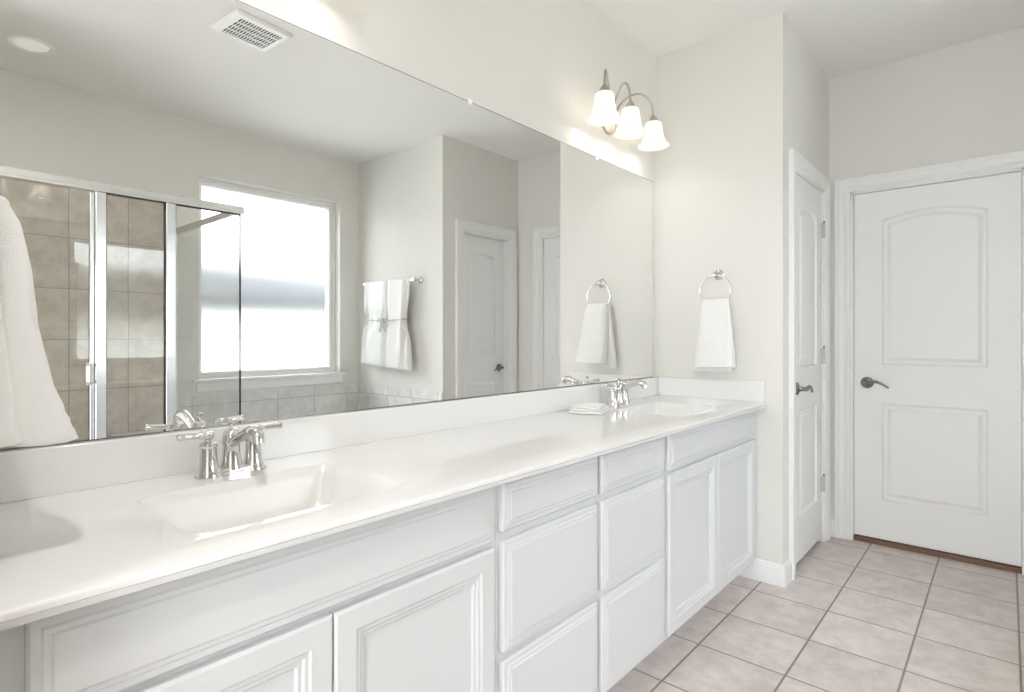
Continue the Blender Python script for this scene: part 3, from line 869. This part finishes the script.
# ------------------------------------------------------------------ towel bar and tied bath towel (seen in the mirror)
tb = thing('towel_bar', (XT, -0.99, 1.645), 'chrome towel bar on the tub wall holding the tied bath towel', 'towel bar')
zb_, xb_ = 1.650, XT - 0.068
for y in (-1.265, -0.60):
    mb = MB()
    mb.lathe([(0.0001, -0.0005), (0.026, -0.0005), (0.027, -0.005), (0.022, -0.011), (0.013, -0.016), (0.010, -0.030), (0.0105, -0.055), (0.016, -0.060), (0.0165, -0.076), (0.012, -0.082), (0.0001, -0.083)], (XT, y, zb_), 'x', 24, False, False)
    mb.build('bar_post', M['chrome'], tb)
MB().tube([(xb_, -1.265, zb_), (xb_, -0.60, zb_)], 0.0085, 16).build('bar', M['chrome'], tb)
mb = MB()
def tied_fall(y0, y1, zbot, n_side, ph):
    """one half of the cinched towel hanging from the bar; y0..y1 its top edge"""
    rings = []
    m = 44
    ztop = zb_ + 0.004
    zs = [ztop - (ztop - zbot) * i / 40 for i in range(41)]
    for z in zs:
        s = (ztop - z) / (ztop - zbot)
        pinch = math.exp(-((z - 1.335) / 0.10) ** 2)
        yc = -0.935
        sp = 1.0 - 0.18 * pinch + 0.22 * max(0, s - 0.5)
        th0 = 0.016 + 0.020 * s - 0.006 * pinch
        pts = []
        for i in range(m):
            a = 2 * PI * i / m
            ca, sa = math.cos(a), math.sin(a)
            sx = math.copysign(abs(ca) ** 0.4, ca); sy = math.copysign(abs(sa) ** 0.4, sa)
            y = (y0 + y1) / 2 + sy * (y1 - y0) / 2
            y = yc + (y - yc) * sp
            amp = 0.006 + 0.014 * pinch + 0.006 * s
            f = amp * math.sin(y * 48 + ph) + 0.5 * amp * math.sin(y * 105 + ph * 2)
            n = sx * th0 + (f if sx < 0 else -0.3 * f)
            pts.append((xb_ - 0.006 + n - 0.012 * s * (1 - pinch), y, z - (0.010 * sy if z == zs[-1] else 0)))
        rings.append(pts)
    first = rings[0]; cx_ = sum(p[0] for p in first) / m
    top = [[(cx_ + (p[0] - cx_) * q, p[1], p[2] + dz) for p in first] for q, dz in ((0.85, 0.006), (0.5, 0.010), (0.1, 0.0115))]
    last = rings[-1]; cl = sum(p[0] for p in last) / m
    bot = [[(cl + (p[0] - cl) * 0.3, p[1], p[2] - 0.003) for p in last]]
    mb.loops(top[::-1] + rings + bot, True, True, True)
tied_fall(-1.245, -0.935, 0.968, -1, 0.3)
tied_fall(-0.945, -0.655, 0.945, -1, 1.9)
bt = mb.build('bath_towel', M['terry'], angle=60, weld=False)
tag(bt, 'white bath towel cinched with a cord on the bar, seen in the mirror', 'towel')
mb = MB()
pts = []
for i in range(61):
    t = 2 * PI * i / 60
    y = -0.940 + 0.255 * math.copysign(abs(math.cos(t)) ** 0.5, math.cos(t))
    x = xb_ - 0.012 - 0.032 * math.copysign(abs(math.sin(t)) ** 0.6, math.sin(t))
    pts.append((x, y, 1.335 + 0.004 * math.sin(3 * t)))
mb.tube(pts, 0.004, 8)
xk = xb_ - 0.048
for sg in (-1, 1):
    mb.tube([(xk, -0.945, 1.335), (xk - 0.010, -0.945 + sg * 0.030, 1.350), (xk - 0.010, -0.945 + sg * 0.060, 1.335), (xk - 0.004, -0.945 + sg * 0.035, 1.318), (xk, -0.945, 1.335)], 0.004, 8)
    mb.tube([(xk, -0.945, 1.335), (xk - 0.006, -0.945 + sg * 0.014, 1.29), (xk - 0.006, -0.945 + sg * 0.04, 1.235)], 0.0038, 8)
mb.build('tie_cord', M['cord'], bt, weld=False)

# ------------------------------------------------------------------ folded washcloth on the counter
mb = MB()
wc, wa = Vector((2.045, 1.338)), math.radians(20)
for lay, (hx_, hy_, z0, z1, ox, oy) in enumerate(((0.100, 0.070, 0.0006, 0.011, 0, 0), (0.094, 0.066, 0.0115, 0.021, 0.004, 0.002), (0.086, 0.060, 0.0215, 0.031, -0.004, 0.004))):
    rings = []
    for q, zf in ((0.90, 0.0), (0.985, 0.2), (1.0, 0.5), (0.985, 0.8), (0.93, 1.0), (0.6, 1.04), (0.25, 1.05)):
        r = []
        for p in rrect(-hx_ * q, hx_ * q, -hy_ * q, hy_ * q, 0.014 * q, 0, 6):
            x, y = p[0] + ox, p[1] + oy
            wob = 0.006 * noise.noise(Vector((x * 28, y * 28, lay * 3.1 + 1)))
            z = z0 + (z1 - z0) * zf + (wob * (0.3 + lay * 0.5) if zf > 0.4 else 0)
            if lay == 2 and zf > 0.4: z -= 0.006 * max(0, (x / hx_)) * max(0, -y / hy_)
            r.append((wc.x + x * math.cos(wa) - y * math.sin(wa), wc.y + x * math.sin(wa) + y * math.cos(wa), ZC + z))
        rings.append(r)
    mb.loops(rings, True, True, True)
tag(mb.build('washcloth', M['terry'], angle=60, weld=False), 'small white folded washcloth on the countertop beside the far faucet', 'cloth')
